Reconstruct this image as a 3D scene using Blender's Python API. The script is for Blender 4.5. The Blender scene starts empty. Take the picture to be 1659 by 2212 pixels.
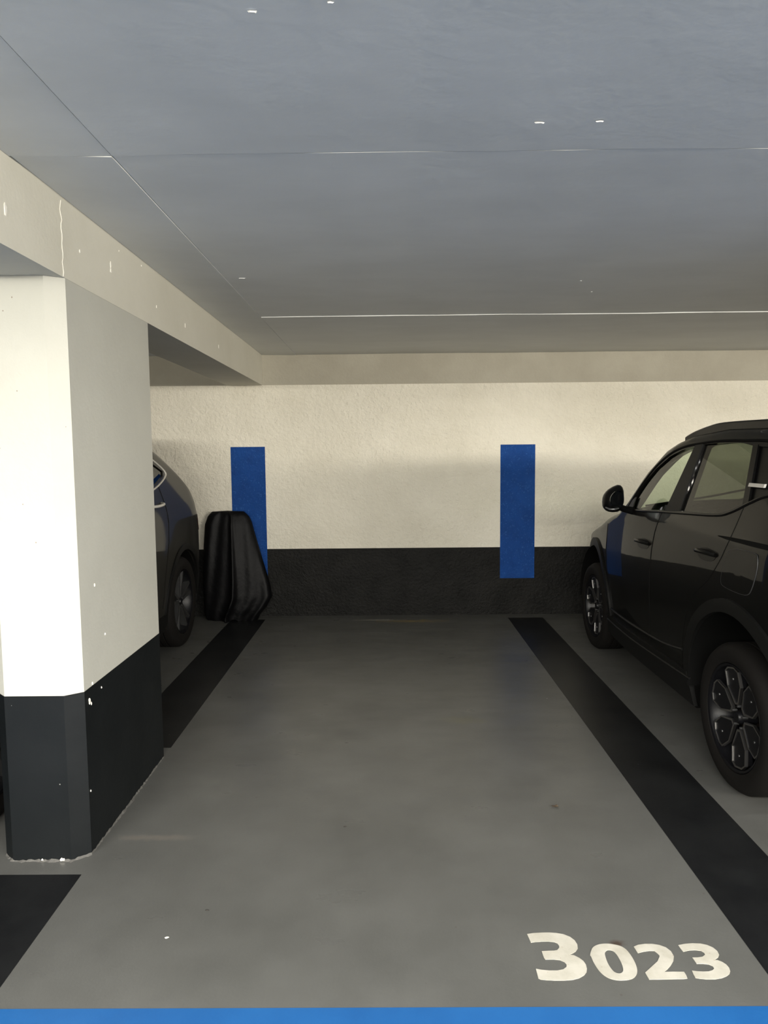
import bpy, bmesh, math, random
from mathutils import Vector, Matrix
from mathutils.bvhtree import BVHTree
import numpy as np
random.seed(7)
C = bpy.context.scene.collection
SC = bpy.context.scene

# ------------------------------------------------------------------ camera
CAM_F, PITCH, YAW, ROLL, CAM_H = 1500.0, 0.08404, -0.00657, -0.00903, 1.55
fwd = Vector((math.sin(YAW)*math.cos(PITCH), math.cos(YAW)*math.cos(PITCH), -math.sin(PITCH)))
rt = Vector((math.cos(YAW), -math.sin(YAW), 0.0)); up = rt.cross(fwd)
cr, sr = math.cos(ROLL), math.sin(ROLL)
r2 = rt*cr + up*sr; u2 = -rt*sr + up*cr
cam = bpy.data.cameras.new('camera'); cam.sensor_fit = 'HORIZONTAL'; cam.sensor_width = 36.0
cam.lens = 36.0*CAM_F/1659.0; cam.clip_start = 0.02
co = bpy.data.objects.new('camera', cam); C.objects.link(co)
M = Matrix((r2, u2, -fwd)).transposed().to_4x4(); M.translation = Vector((0, 0, CAM_H)); co.matrix_world = M
SC.camera = co

# ------------------------------------------------------------------ world, lights, exposure
w = bpy.data.worlds.new('world'); SC.world = w; w.use_nodes = True
w.node_tree.nodes['Background'].inputs[0].default_value = (0.75, 0.85, 1.0, 1)
w.node_tree.nodes['Background'].inputs[1].default_value = 0.02
SC.view_settings.view_transform = 'Standard'; SC.view_settings.look = 'None'
SC.view_settings.gamma = 1.0; SC.view_settings.exposure = 0.0
SC.view_settings.use_curve_mapping = False

def area(name, loc, direction, sx, sy, power, col):
    l = bpy.data.lights.new(name, 'AREA'); l.shape = 'RECTANGLE'; l.size = sx; l.size_y = sy
    l.energy = power; l.color = col
    o = bpy.data.objects.new(name, l); C.objects.link(o); o.location = loc
    o.rotation_euler = Vector(direction).to_track_quat('-Z', 'Y').to_euler()
    return o
# the tube lamps over the driving aisle, behind the photographer: each shines towards the bays and down on the lane
WARM = (1.0, 0.955, 0.84)
area('aisle_lamp_row', (-1.3, -3.6, 2.32), (0, 1, -0.10), 6.4, 0.05, 490, WARM)
area('aisle_lamp_row_far', (6.3, -3.4, 2.22), (-.45, 1, -0.10), 4.6, 0.4, 640, (1.0, 0.935, 0.82))
area('aisle_lamp_row_down', (0.5, -0.8, 2.2), (0, 0, -1), 9.0, 0.12, 800, (1.0, 0.99, 0.965))
# ------------------------------------------------------------------ helpers
def lin(c): return tuple((x/12.92 if x <= .04045 else ((x+.055)/1.055)**2.4) for x in c)
def rgb(r, g, b): return lin((r/255., g/255., b/255.))+(1.0,)
def mat(name, col, rough=.5, metal=0., coat=0., spec=.5, coat_rough=.03):
    m = bpy.data.materials.new(name); m.use_nodes = True
    b = m.node_tree.nodes['Principled BSDF']
    b.inputs['Base Color'].default_value = col; b.inputs['Roughness'].default_value = rough
    b.inputs['Metallic'].default_value = metal; b.inputs['Coat Weight'].default_value = coat
    b.inputs['Coat Roughness'].default_value = coat_rough; b.inputs['Specular IOR Level'].default_value = spec
    return m
def N(m, t, **kw):
    n = m.node_tree.nodes.new(t)
    for k, v in kw.items():
        if k in n.inputs: n.inputs[k].default_value = v
        else: setattr(n, k, v)
    return n
def L(m, a, ao, b, bi): m.node_tree.links.new(a.outputs[ao], b.inputs[bi])
def coords(m, scale=(1, 1, 1)):
    tc = N(m, 'ShaderNodeTexCoord'); mp = N(m, 'ShaderNodeMapping'); mp.inputs['Scale'].default_value = scale
    L(m, tc, 'Object', mp, 'Vector'); return mp
def mottle(m, col_a, col_b, scale=3, detail=6, lo=.35, hi=.65, stretch=(1, 1, 1)):
    """colour variation of the paint itself; returns the ramp node"""
    b = m.node_tree.nodes['Principled BSDF']; mp = coords(m, stretch)
    n = N(m, 'ShaderNodeTexNoise', Scale=scale, Detail=detail, Roughness=.6); L(m, mp, 'Vector', n, 'Vector')
    r = N(m, 'ShaderNodeValToRGB'); r.color_ramp.elements[0].position = lo; r.color_ramp.elements[1].position = hi
    r.color_ramp.elements[0].color = col_a; r.color_ramp.elements[1].color = col_b
    L(m, n, 'Fac', r, 'Fac'); L(m, r, 'Color', b, 'Base Color'); return r
def bump(m, layers, dist=.01):
    """layers: (scale, strength, detail)"""
    b = m.node_tree.nodes['Principled BSDF']; prev = None
    for sc, st, de in layers:
        mp = coords(m); n = N(m, 'ShaderNodeTexNoise', Scale=sc, Detail=de, Roughness=.55); L(m, mp, 'Vector', n, 'Vector')
        bp = N(m, 'ShaderNodeBump', Strength=st, Distance=dist); L(m, n, 'Fac', bp, 'Height')
        if prev: L(m, prev, 'Normal', bp, 'Normal')
        prev = bp
    L(m, prev, 'Normal', b, 'Normal')
def spots(m, ramp, dark, scale, thr, seed=0.):
    """sparse small specks of another colour mixed over the ramp"""
    b = m.node_tree.nodes['Principled BSDF']; mp = coords(m); mp.inputs['Location'].default_value = (seed, seed, seed)
    v = N(m, 'ShaderNodeTexVoronoi', Scale=scale, Randomness=1.); L(m, mp, 'Vector', v, 'Vector')
    lt = N(m, 'ShaderNodeMath', operation='LESS_THAN'); lt.inputs[1].default_value = thr; L(m, v, 'Distance', lt, 0)
    sp = N(m, 'ShaderNodeSeparateColor'); L(m, v, 'Color', sp, 'Color')
    g = N(m, 'ShaderNodeMath', operation='GREATER_THAN'); g.inputs[1].default_value = .82; L(m, sp, 'Red', g, 0)
    mu = N(m, 'ShaderNodeMath', operation='MULTIPLY'); L(m, lt, 'Value', mu, 0); L(m, g, 'Value', mu, 1)
    mx = N(m, 'ShaderNodeMix', data_type='RGBA'); mx.inputs['B'].default_value = dark
    src = ramp; so = 'Color' if 'Color' in ramp.outputs else 'Result'
    L(m, mu, 'Value', mx, 'Factor')
    m.node_tree.links.new(ramp.outputs[0] if ramp.bl_idname != 'ShaderNodeMix' else ramp.outputs['Result'], [i for i in mx.inputs if i.name == 'A' and i.type == 'RGBA'][0])
    [i for i in mx.inputs if i.name == 'B' and i.type == 'RGBA'][0].default_value = dark
    m.node_tree.links.new([o for o in mx.outputs if o.type == 'RGBA'][0], b.inputs['Base Color']); return mx
def glint_flecks(m, ramp, col, scale, thr):
    b = m.node_tree.nodes['Principled BSDF']; n = N(m, 'ShaderNodeTexNoise', Scale=scale, Detail=3, Roughness=.7); L(m, coords(m), 'Vector', n, 'Vector')
    mr = N(m, 'ShaderNodeMapRange'); mr.inputs['From Min'].default_value = thr; mr.inputs['From Max'].default_value = thr+.05; L(m, n, 'Fac', mr, 'Value')
    mx = N(m, 'ShaderNodeMix', data_type='RGBA'); L(m, mr, 'Result', mx, 'Factor'); ca = [i for i in mx.inputs if i.type == 'RGBA']
    m.node_tree.links.new(mixout(ramp), ca[0]); ca[1].default_value = col; m.node_tree.links.new(mixout(mx), b.inputs['Base Color']); return mx
def mixout(n): return [o for o in n.outputs if o.type == 'RGBA'][0] if n.bl_idname == 'ShaderNodeMix' else n.outputs[0]
def stain(m, ramp, loc, size, col, amount=.7, nscale=14):
    """one stain on the floor with a shape of its own"""
    b = m.node_tree.nodes['Principled BSDF']
    tc = N(m, 'ShaderNodeTexCoord'); mp = N(m, 'ShaderNodeMapping', vector_type='POINT')
    mp.inputs['Location'].default_value = (-loc[0]/size[0], -loc[1]/size[1], 0); mp.inputs['Scale'].default_value = (1/size[0], 1/size[1], 0)
    L(m, tc, 'Object', mp, 'Vector')
    g = N(m, 'ShaderNodeVectorMath', operation='LENGTH'); L(m, mp, 'Vector', g, 0)
    n = N(m, 'ShaderNodeTexNoise', Scale=nscale, Detail=5); L(m, tc, 'Object', n, 'Vector')
    a = N(m, 'ShaderNodeMath', operation='MULTIPLY_ADD'); a.inputs[1].default_value = 1.6; L(m, n, 'Fac', a, 0); L(m, g, 'Value', a, 2)
    mr = N(m, 'ShaderNodeMapRange'); mr.inputs['From Min'].default_value = 1.0; mr.inputs['From Max'].default_value = 1.7
    mr.inputs['To Min'].default_value = amount; mr.inputs['To Max'].default_value = 0.; L(m, a, 'Value', mr, 'Value')
    mx = N(m, 'ShaderNodeMix', data_type='RGBA'); L(m, mr, 'Result', mx, 'Factor')
    ca = [i for i in mx.inputs if i.type == 'RGBA']
    m.node_tree.links.new(mixout(ramp), ca[0]); ca[1].default_value = col
    m.node_tree.links.new(mixout(mx), b.inputs['Base Color']); return mx

def link(name, me, m=None, parent=None):
    o = bpy.data.objects.new(name, me); C.objects.link(o)
    if m is not None and len(me.materials) == 0: me.materials.append(m)
    if parent is not None: o.parent = parent
    return o
def mesh(name, verts, faces, m=None, parent=None, smooth=None):
    me = bpy.data.meshes.new(name); me.from_pydata([tuple(v) for v in verts], [], faces)
    bm = bmesh.new(); bm.from_mesh(me); bmesh.ops.remove_doubles(bm, verts=bm.verts, dist=1e-6)
    bmesh.ops.recalc_face_normals(bm, faces=bm.faces); bm.to_mesh(me); bm.free()
    if smooth is not None: me.shade_smooth(); me.set_sharp_from_angle(angle=math.radians(smooth))
    return link(name, me, m, parent)
def tag(o, label=None, cat=None, group=None, kind=None):
    if label: o['label'] = label
    if cat: o['category'] = cat
    if group: o['group'] = group
    if kind: o['kind'] = kind
    return o
def empty(name, loc=(0, 0, 0)):
    o = bpy.data.objects.new(name, None); C.objects.link(o); o.location = loc; o.empty_display_size = .2; return o
def rebase(o, base):
    """move the origin of a parent mesh to its base without moving anything"""
    b = Vector(base); o.data.transform(Matrix.Translation(-b)); o.location = b
def boxdata(x0, x1, y0, y1, z0, z1):
    v = [(x0,y0,z0),(x1,y0,z0),(x1,y1,z0),(x0,y1,z0),(x0,y0,z1),(x1,y0,z1),(x1,y1,z1),(x0,y1,z1)]
    return v, [(0,3,2,1),(4,5,6,7),(0,1,5,4),(1,2,6,5),(2,3,7,6),(3,0,4,7)]
def box(name, x0, x1, y0, y1, z0, z1, m=None, parent=None, bevel=0., seg=2):
    v, f = boxdata(x0, x1, y0, y1, z0, z1)
    me = bpy.data.meshes.new(name); me.from_pydata(v, [], f)
    if bevel:
        bm = bmesh.new(); bm.from_mesh(me)
        bmesh.ops.bevel(bm, geom=bm.edges[:], offset=bevel, segments=seg, affect='EDGES', profile=.5)
        bm.to_mesh(me); bm.free(); me.shade_smooth(); me.set_sharp_from_angle(angle=math.radians(40))
    return link(name, me, m, parent)
def prism(name, poly, z0, z1, m=None, parent=None, hole=None):
    """poly: xy outline, extruded in z"""
    bm = bmesh.new()
    def ring(pts, z): return [bm.verts.new((p[0], p[1], z)) for p in pts]
    n = len(poly); a = ring(poly, z0); b = ring(poly, z1)
    for i in range(n): bm.faces.new((a[i], a[(i+1) % n], b[(i+1) % n], b[i]))
    if hole is None: bm.faces.new(a[::-1]); bm.faces.new(b)
    else:
        k = len(hole); c = ring(hole, z0); d = ring(hole, z1)
        for i in range(k): bm.faces.new((c[(i+1) % k], c[i], d[i], d[(i+1) % k]))
        for s, t in ((a, c), (b, d)):
            es = [bm.edges.get((q[i], q[(i+1) % len(q)])) for q in (s, t) for i in range(len(q))]
            bmesh.ops.triangle_fill(bm, edges=es, use_beauty=True)
    bmesh.ops.recalc_face_normals(bm, faces=bm.faces)
    me = bpy.data.meshes.new(name); bm.to_mesh(me); bm.free(); return link(name, me, m, parent)
def tubedata(pts, r, n=8, closed=False):
    pts = [Vector(p) for p in pts]; k = len(pts); v = []; f = []
    prevN = None
    for i, p in enumerate(pts):
        a = pts[(i-1) % k] if closed or i > 0 else p; b = pts[(i+1) % k] if closed or i < k-1 else p
        t = (b-a).normalized()
        if prevN is None:
            ref = Vector((0, 0, 1)) if abs(t.z) < .9 else Vector((1, 0, 0)); nn = t.cross(ref).normalized()
        else: nn = (prevN - t*prevN.dot(t)).normalized()
        prevN = nn; bb = t.cross(nn); rr = r[i] if isinstance(r, (list, tuple)) else r
        for j in range(n):
            q = 2*math.pi*j/n; v.append(p + nn*math.cos(q)*rr + bb*math.sin(q)*rr)
    for i in range(k if closed else k-1):
        for j in range(n):
            a = i*n+j; b = i*n+(j+1) % n; c = ((i+1) % k)*n+(j+1) % n; d = ((i+1) % k)*n+j; f.append((a, b, c, d))
    if not closed: f.append(tuple(range(n))[::-1]); f.append(tuple((k-1)*n+j for j in range(n)))
    return v, f
def tube(name, pts, r, m, parent=None, n=8, closed=False):
    v, f = tubedata(pts, r, n, closed); return mesh(name, v, f, m, parent, 50)
def merge(parts):
    V = []; F = []
    for v, f in parts:
        o = len(V); V += list(v); F += [tuple(i+o for i in q) for q in f]
    return V, F
def lathe_x(prof, n=48, cx=0, cy=0, cz=0, closed=True):
    """prof: (x, r) profile revolved about the x axis"""
    v = []; f = []; k = len(prof)
    for j in range(n):
        a = 2*math.pi*j/n
        for x, r in prof: v.append((cx+x, cy+r*math.cos(a), cz+r*math.sin(a)))
    for j in range(n):
        for i in range(k if closed else k-1):
            a = j*k+i; b = j*k+(i+1) % k; c = ((j+1) % n)*k+(i+1) % k; d = ((j+1) % n)*k+i; f.append((a, b, c, d))
    return v, f
def catmull(P, per=6, closed=False):
    P = [Vector(p) for p in P]; out = []; n = len(P)
    for i in range(n if closed else n-1):
        p0 = P[(i-1) % n] if closed or i > 0 else P[0]; p1 = P[i]; p2 = P[(i+1) % n]
        p3 = P[(i+2) % n] if closed or i < n-2 else P[-1]
        for k in range(per):
            t = k/per; out.append(.5*((2*p1)+(-p0+p2)*t+(2*p0-5*p1+4*p2-p3)*t*t+(-p0+3*p1-3*p2+p3)*t**3))
    if not closed: out.append(P[-1])
    return out
def cut(o, cutter_meshes):
    """carve each (verts, faces) out of o"""
    for v, f in cutter_meshes:
        c = mesh('cutter', v, f); md = o.modifiers.new('cut', 'BOOLEAN'); md.operation = 'DIFFERENCE'; md.solver = 'EXACT'; md.object = c
        dg = bpy.context.evaluated_depsgraph_get(); me = bpy.data.meshes.new_from_object(o.evaluated_get(dg))
        o.modifiers.clear(); old = o.data; nm = old.name; o.data = me; bpy.data.meshes.remove(old); me.name = nm
        cm = c.data; bpy.data.objects.remove(c); bpy.data.meshes.remove(cm)
def itp(x, xs, ys): return float(np.interp(x, xs, ys))
# ------------------------------------------------------------------ materials
m_wall = mat('wall_paint', (1, 1, 1, 1), .6, spec=.3)
r = mottle(m_wall, (.68, .64, .54, 1), (.76, .72, .62, 1), 1.6, 5)
bump(m_wall, [(9, .35, 4), (30, .6, 6), (90, .3, 4)], .025)
m_wallup = mat('upper_wall_tone', (1, 1, 1, 1), .7, spec=.25)
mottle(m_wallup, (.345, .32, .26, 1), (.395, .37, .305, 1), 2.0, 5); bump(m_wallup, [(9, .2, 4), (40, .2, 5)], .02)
m_dado = mat('wall_dado_paint', (1, 1, 1, 1), .55, spec=.16)
mottle(m_dado, (.004, .004, .0036, 1), (.013, .0125, .0115, 1), 5, 8, .3, .75); bump(m_dado, [(9, .25, 4), (38, .5, 6), (120, .25, 4)], .02)
m_blue = mat('blue_band_paint', (1, 1, 1, 1), .38, spec=.3)
rb = mottle(m_blue, (.003, .046, .22, 1), (.006, .066, .29, 1), 9, 8, .3, .7)
glint_flecks(m_blue, rb, (.03, .115, .36, 1), 60, .60); bump(m_blue, [(38, .55, 6), (150, .6, 4)], .02)  # pale flecks put the glints of the rough coat into the colour
m_pillar = mat('pillar_paint', (1, 1, 1, 1), .5, spec=.3)
rp = mottle(m_pillar, (.43, .425, .38, 1), (.475, .47, .42, 1), 1.4, 4)
spots(m_pillar, rp, (.26, .22, .18, 1), 26, .07); bump(m_pillar, [(14, .12, 5), (60, .08, 3)], .01)
m_beam = mat('beam_paint', (1, 1, 1, 1), .65, spec=.25)
mottle(m_beam, (.55, .53, .455, 1), (.60, .58, .505, 1), 1.6, 5); bump(m_beam, [(10, .15, 5), (60, .06, 3)], .01)
m_pdado = mat('pillar_dado_paint', (1, 1, 1, 1), .5, spec=.2)
rd = mottle(m_pdado, (.003, .0042, .005, 1), (.005, .0062, .007, 1), 4, 6)
spots(m_pdado, rd, (.16, .16, .15, 1), 24, .06, 3.); bump(m_pdado, [(14, .12, 5)], .01)
m_ceil = mat('ceiling_paint', (1, 1, 1, 1), .55, spec=.3)
mottle(m_ceil, (.66, .67, .655, 1), (.72, .73, .715, 1), 1.2, 5, stretch=(1, 2.2, 1)); bump(m_ceil, [(5, .08, 4), (30, .03, 4)], .02)
m_chip = mat('bare_chip', (.8, .77, .7, 1), .6)
m_chipc = mat('ceiling_chip', (.66, .66, .64, 1), .6)
m_floor = mat('floor_paint', (1, 1, 1, 1), .34, spec=.3)
rf = mottle(m_floor, (.074, .074, .069, 1), (.094, .094, .088, 1), 2.1, 8, .35, .65)
rf = stain(m_floor, rf, (.22, 6.33), (.42, .07), (.20, .155, .075, 1), .75)
rf = stain(m_floor, rf, (-.12, 6.38), (.30, .03), (.34, .32, .28, 1), .6, 30)
rf = stain(m_floor, rf, (.705, 2.078), (.045, .02), (.045, .03, .022, 1), .85, 30)
rf = stain(m_floor, rf, (-.95, 2.70), (.25, .03), (.15, .13, .11, 1), .4, 22)
rf = stain(m_floor, rf, (.42, 3.93), (.16, .07), (.10, .095, .06, 1), .5)
rf = spots(m_floor, rf, (.07, .065, .06, 1), 9, .035, 1.)
rf = spots(m_floor, rf, (.34, .33, .31, 1), 7, .03, 5.)
nr = N(m_floor, 'ShaderNodeTexNoise', Scale=3.5, Detail=7); L(m_floor, coords(m_floor, (1, 2.4, 1)), 'Vector', nr, 'Vector')
mr = N(m_floor, 'ShaderNodeMapRange'); mr.inputs['From Min'].default_value = .3; mr.inputs['From Max'].default_value = .7
mr.inputs['To Min'].default_value = .27; mr.inputs['To Max'].default_value = .40
L(m_floor, nr, 'Fac', mr, 'Value'); L(m_floor, mr, 'Result', m_floor.node_tree.nodes['Principled BSDF'], 'Roughness')
bump(m_floor, [(6, .05, 6), (90, .06, 4)], .006)
m_line = mat('black_line_paint', (1, 1, 1, 1), .36, spec=.25)
rl = mottle(m_line, (.006, .0063, .007, 1), (.010, .0105, .011, 1), 4, 8); spots(m_line, rl, (.10, .10, .09, 1), 13, .04)
bump(m_line, [(90, .06, 4)], .006)
m_lane = mat('blue_lane_paint', (1, 1, 1, 1), .42, spec=.45)
mottle(m_lane, (.009, .072, .225, 1), (.012, .088, .26, 1), 3, 7); bump(m_lane, [(90, .06, 4)], .006)
m_num = mat('white_number_paint', (1, 1, 1, 1), .5)
rn = mottle(m_num, (.34, .32, .265, 1), (.44, .42, .365, 1), 14, 8, .3, .62); spots(m_num, rn, (.33, .28, .23, 1), 60, .12)
m_leaf = mat('dry_leaf', (.055, .036, .02, 1), .8)
m_white = mat('white_chip_paint', (.75, .72, .65, 1), .6)
m_grit = mat('dark_grit', (.03, .026, .022, 1), .9)

# ------------------------------------------------------------------ the room
YW, HC, HB, HK, YB = 6.5773, 2.4767, 2.1976, 0.6505, 1.8249
XB0, XB1 = -1.5028, -1.1718
fl = box('floor', -9, 9, -8, YW+.25, -.2, 0, m_floor); tag(fl, kind='structure')
wb = box('wall_back', -9, 9, YW, YW+.25, 0, HB, m_wall); tag(wb, kind='structure')
box('upper_band', -9, 9, YW+.0005, YW+.25, HB, HC+.029, m_wallup, wb)  # top strip of the wall, darker than the part below
box('painted_dado', -9, 9, YW-.0015, YW+.01, 0, HK, m_dado, wb)
for x0, x1 in ((-1.4868, -1.1624), (1.0602, 1.3872), (3.61, 3.937), (-4.04, -3.715)):
    box('painted_band', x0, x1, YW-.003, YW+.01, .351, 1.6236, m_blue, wb)
for nm, a in (('wall_left', (-9.25, -9, -8, YW+.25)), ('wall_right', (9, 9.25, -8, YW+.25)), ('wall_front', (-9.25, 9.25, -8.25, -8))):
    o = box(nm, a[0], a[1], a[2], a[3], 0, HC, m_wall); tag(o, kind='structure')
    q = {'wall_left': (-9.0, -8.998, -8, YW), 'wall_right': (8.998, 9.0, -8, YW), 'wall_front': (-9, 9, -8.0, -7.998)}[nm]
    box('painted_dado', q[0], q[1], q[2], q[3], 0, HK, m_dado, o)

# ceiling: a slab with the cast panels under it, each a little out of level, so the joints have lips
ce = box('ceiling', -9.25, 9.25, -8.25, YW+.25, HC+.03, HC+.3, m_ceil); tag(ce, kind='structure')
def panel(x0, x1, y0, y1, za, zb, zc, zd):
    """za..zd: underside height at (x0,y0) (x1,y0) (x1,y1) (x0,y1)"""
    g = .0015; x0 += g; x1 -= g; y0 += g; y1 -= g; nx = 24; V = []; F = []
    for j in range(2):
        for i in range(nx+1):
            t = i/nx; x = x0+(x1-x0)*t; z = (za+(zb-za)*t) if j == 0 else (zd+(zc-zd)*t)
            wob = .0012*math.sin(3.1*x+7*j)+.0009*math.sin(9.7*x+j)
            V.append((x, (y0, y1)[j]+.003*math.sin(5*x), HC+z+wob))
    for j in range(2):
        for i in range(nx+1): x, y, z = V[j*(nx+1)+i]; V.append((x, y, HC+.04))
    k = nx+1
    for i in range(nx):
        F += [(i, i+1, k+i+1, k+i), (2*k+i, 3*k+i, 3*k+i+1, 2*k+i+1), (i, 2*k+i, 2*k+i+1, i+1), (k+i, k+i+1, 3*k+i+1, 3*k+i)]
    F += [(0, k, 3*k, 2*k), (nx, 2*k+nx, 3*k+nx, k+nx)]
    return mesh('ceiling_panel', V, F, m_ceil, ce)
XC = -.850
panel(XC, 4.8, -1.5, 2.235, .000, .000, -.000, .003)
panel(XC, 4.8, 2.235, 4.767, .0044, -.0045, -.000, .000)
panel(XC, 4.8, 4.767, YW, -.0045, -.0045, .000, .000)
panel(XB1, XC, -1.5, 2.235, .004, .004, .004, .004)
panel(XB1, XC, 2.235, YW, .008, .0005, -.003, .000)
panel(-6.3, XB0, -1.5, YW, 0, 0, 0, 0)
def chip(x, y, z, nrm, s, m, parent, name='paint_chip', asp=1., rot=0.):
    """a small raised flake lying on a surface with outward normal nrm"""
    n = Vector(nrm).normalized(); t = n.cross(Vector((0, 0, 1)) if abs(n.z) < .9 else Vector((0, 1, 0))).normalized(); b = n.cross(t)
    t, b = t*math.cos(rot)+b*math.sin(rot), b*math.cos(rot)-t*math.sin(rot)
    k = 9; V = []; p = Vector((x, y, z))
    for lev, sc_ in ((-.001, 1.0), (.0022, .72)):
        for i in range(k):
            a = 2*math.pi*i/k; rr = s*sc_*(.7+.5*random.random())
            V.append(p+t*(math.cos(a)*rr*asp)+b*(math.sin(a)*rr/asp)+n*lev)
    F = [(i, (i+1) % k, k+(i+1) % k, k+i) for i in range(k)]+[tuple(range(k, 2*k)), tuple(range(k))[::-1]]
    return mesh(name, V, F, m, parent)
for x, y, s, a in ((-.277, 1.539, .009, 1.9), (-.112, 1.512, .006, 1.7), (.435, 2.048, .011, 1.9), (.603, 2.044, .008, 1.9), (-.763, 3.743, .014, 2.0), (1.056, 3.871, .009, 1.1), (1.191, 4.137, .009, 1.0)):
    chip(x, y, HC-.0005, (0, 0, -1), s*.75, m_chipc, ce, 'plaster_chip', a, math.pi/2*0+random.uniform(-.15, .15))

# floor paint: thin coats that lie on the floor
def coat(name, poly, z, m): return prism(name, poly, 0, z, m, fl)
def rect(x0, x1, y0, y1): return [(x0, y0), (x1, y0), (x1, y1), (x0, y1)]
coat('blue_lane', rect(-9, 9, .75, YB), .0008, m_lane)
coat('black_line', rect(1.1137, 1.4407, YB, 6.4285), .001, m_line)
coat('black_line', rect(-1.4921, -1.169, 3.57, 6.4285), .001, m_line)
coat('black_line', [(-1.4921, YB), (-1.150, YB), (-1.1533, 2.452), (-1.4921, 2.452)], .001, m_line)
coat('black_line', rect(3.61, 3.94, YB, 6.4285), .001, m_line)
coat('black_line', rect(-4.07, -3.74, YB, 6.4285), .001, m_line)
DIG = {
    'd3': [(0.4355,2.1212),(0.4573,2.1254),(0.4847,2.1272),(0.5078,2.1276),(0.5289,2.1255),(0.5517,2.1195),(0.57,2.1071),(0.5806,2.0913),(0.5841,2.0724),(0.5806,2.0547),(0.5704,2.0411),(0.5571,2.0324),(0.5471,2.0289),(0.5614,2.0245),(0.574,2.0141),(0.5832,2.0008),(0.5866,1.986),(0.5849,1.9688),(0.5798,1.9553),(0.5694,1.9429),(0.5514,1.9314),(0.53,1.925),(0.5048,1.9227),(0.4778,1.9228),(0.4536,1.9246),(0.4369,1.9271),(0.431,1.9312),(0.4312,1.9495),(0.4317,1.9697),(0.4465,1.9654),(0.4697,1.9623),(0.4947,1.9622),(0.5134,1.9667),(0.5252,1.976),(0.5284,1.9863),(0.5247,1.9967),(0.5128,2.0052),(0.4931,2.0083),(0.4687,2.008),(0.4663,2.0147),(0.4656,2.029),(0.4656,2.0435),(0.4861,2.0449),(0.5045,2.0455),(0.5148,2.0478),(0.5234,2.0579),(0.5254,2.0671),(0.5227,2.0775),(0.5137,2.0841),(0.4958,2.0871),(0.4731,2.0866),(0.4541,2.0849),(0.4396,2.0817),(0.4377,2.1018)],
    'oo': [(0.611,2.0261),(0.6192,2.0435),(0.6287,2.0581),(0.6428,2.0684),(0.6614,2.0743),(0.6827,2.0749),(0.7004,2.071),(0.7171,2.0642),(0.7291,2.0501),(0.7351,2.0283),(0.7374,2.0055),(0.7372,1.9845),(0.7339,1.964),(0.7262,1.9466),(0.7127,1.9321),(0.6964,1.925),(0.6757,1.9221),(0.6567,1.9239),(0.6409,1.9299),(0.6286,1.9412),(0.6198,1.9579),(0.6149,1.9784),(0.6123,2.0006),(0.6121,2.019)],
    'oi': [(0.6577,2.0302),(0.6639,2.0417),(0.6717,2.0468),(0.6819,2.046),(0.6894,2.0401),(0.6934,2.0271),(0.6955,2.0085),(0.6957,1.9875),(0.6933,1.9683),(0.6882,1.9562),(0.679,1.9495),(0.6693,1.9503),(0.6615,1.957),(0.657,1.9713),(0.6548,1.9864),(0.6548,2.006)],
    'd2': [(0.7579,2.0614),(0.7738,2.0694),(0.7971,2.0736),(0.8198,2.0735),(0.8406,2.0682),(0.8569,2.0576),(0.866,2.0409),(0.866,2.019),(0.8563,1.9992),(0.8401,1.9797),(0.8244,1.965),(0.8106,1.9548),(0.8379,1.9554),(0.87,1.9548),(0.8708,1.9415),(0.8691,1.9287),(0.8581,1.9266),(0.826,1.9264),(0.7829,1.9252),(0.7553,1.9253),(0.7541,1.9393),(0.7535,1.9523),(0.7708,1.9668),(0.79,1.983),(0.8078,1.9979),(0.8216,2.0177),(0.8234,2.0239),(0.8203,2.0333),(0.815,2.0428),(0.7994,2.0432),(0.78,2.0395),(0.7605,2.0336),(0.7594,2.0478)],
    'd3b': [(0.8997,2.0675),(0.9242,2.0732),(0.9473,2.0754),(0.9712,2.074),(0.9903,2.0673),(1.0034,2.0559),(1.0095,2.0405),(1.0074,2.0245),(0.9993,2.0137),(0.982,2.0023),(0.9915,2.0022),(1.0022,1.9948),(1.0097,1.9835),(1.0117,1.9707),(1.0083,1.9565),(1.0007,1.9456),(0.9885,1.9371),(0.971,1.9296),(0.9483,1.9251),(0.9231,1.9253),(0.9059,1.9276),(0.8935,1.9308),(0.8938,1.9446),(0.8956,1.9594),(0.9095,1.9567),(0.9276,1.9553),(0.9441,1.956),(0.9579,1.9607),(0.9661,1.9677),(0.9656,1.9773),(0.9572,1.9846),(0.942,1.9874),(0.922,1.9875),(0.9212,2.0018),(0.9203,2.0134),(0.9372,2.0138),(0.9527,2.0165),(0.9646,2.0248),(0.9654,2.034),(0.9596,2.0425),(0.9439,2.0455),(0.9241,2.0444),(0.903,2.0389),(0.9007,2.0523)],
}
for n_, k_ in (('number_three', 'd3'), ('number_two', 'd2'), ('number_three', 'd3b')):
    coat(n_, DIG[k_], .0012, m_num)
def close_smooth(p): return [(v.x, v.y) for v in catmull([(a, b, 0) for a, b in p], 3, True)]
prism('number_zero', close_smooth(DIG['oo']), 0, .0012, m_num, fl, hole=close_smooth(DIG['oi']))

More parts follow.
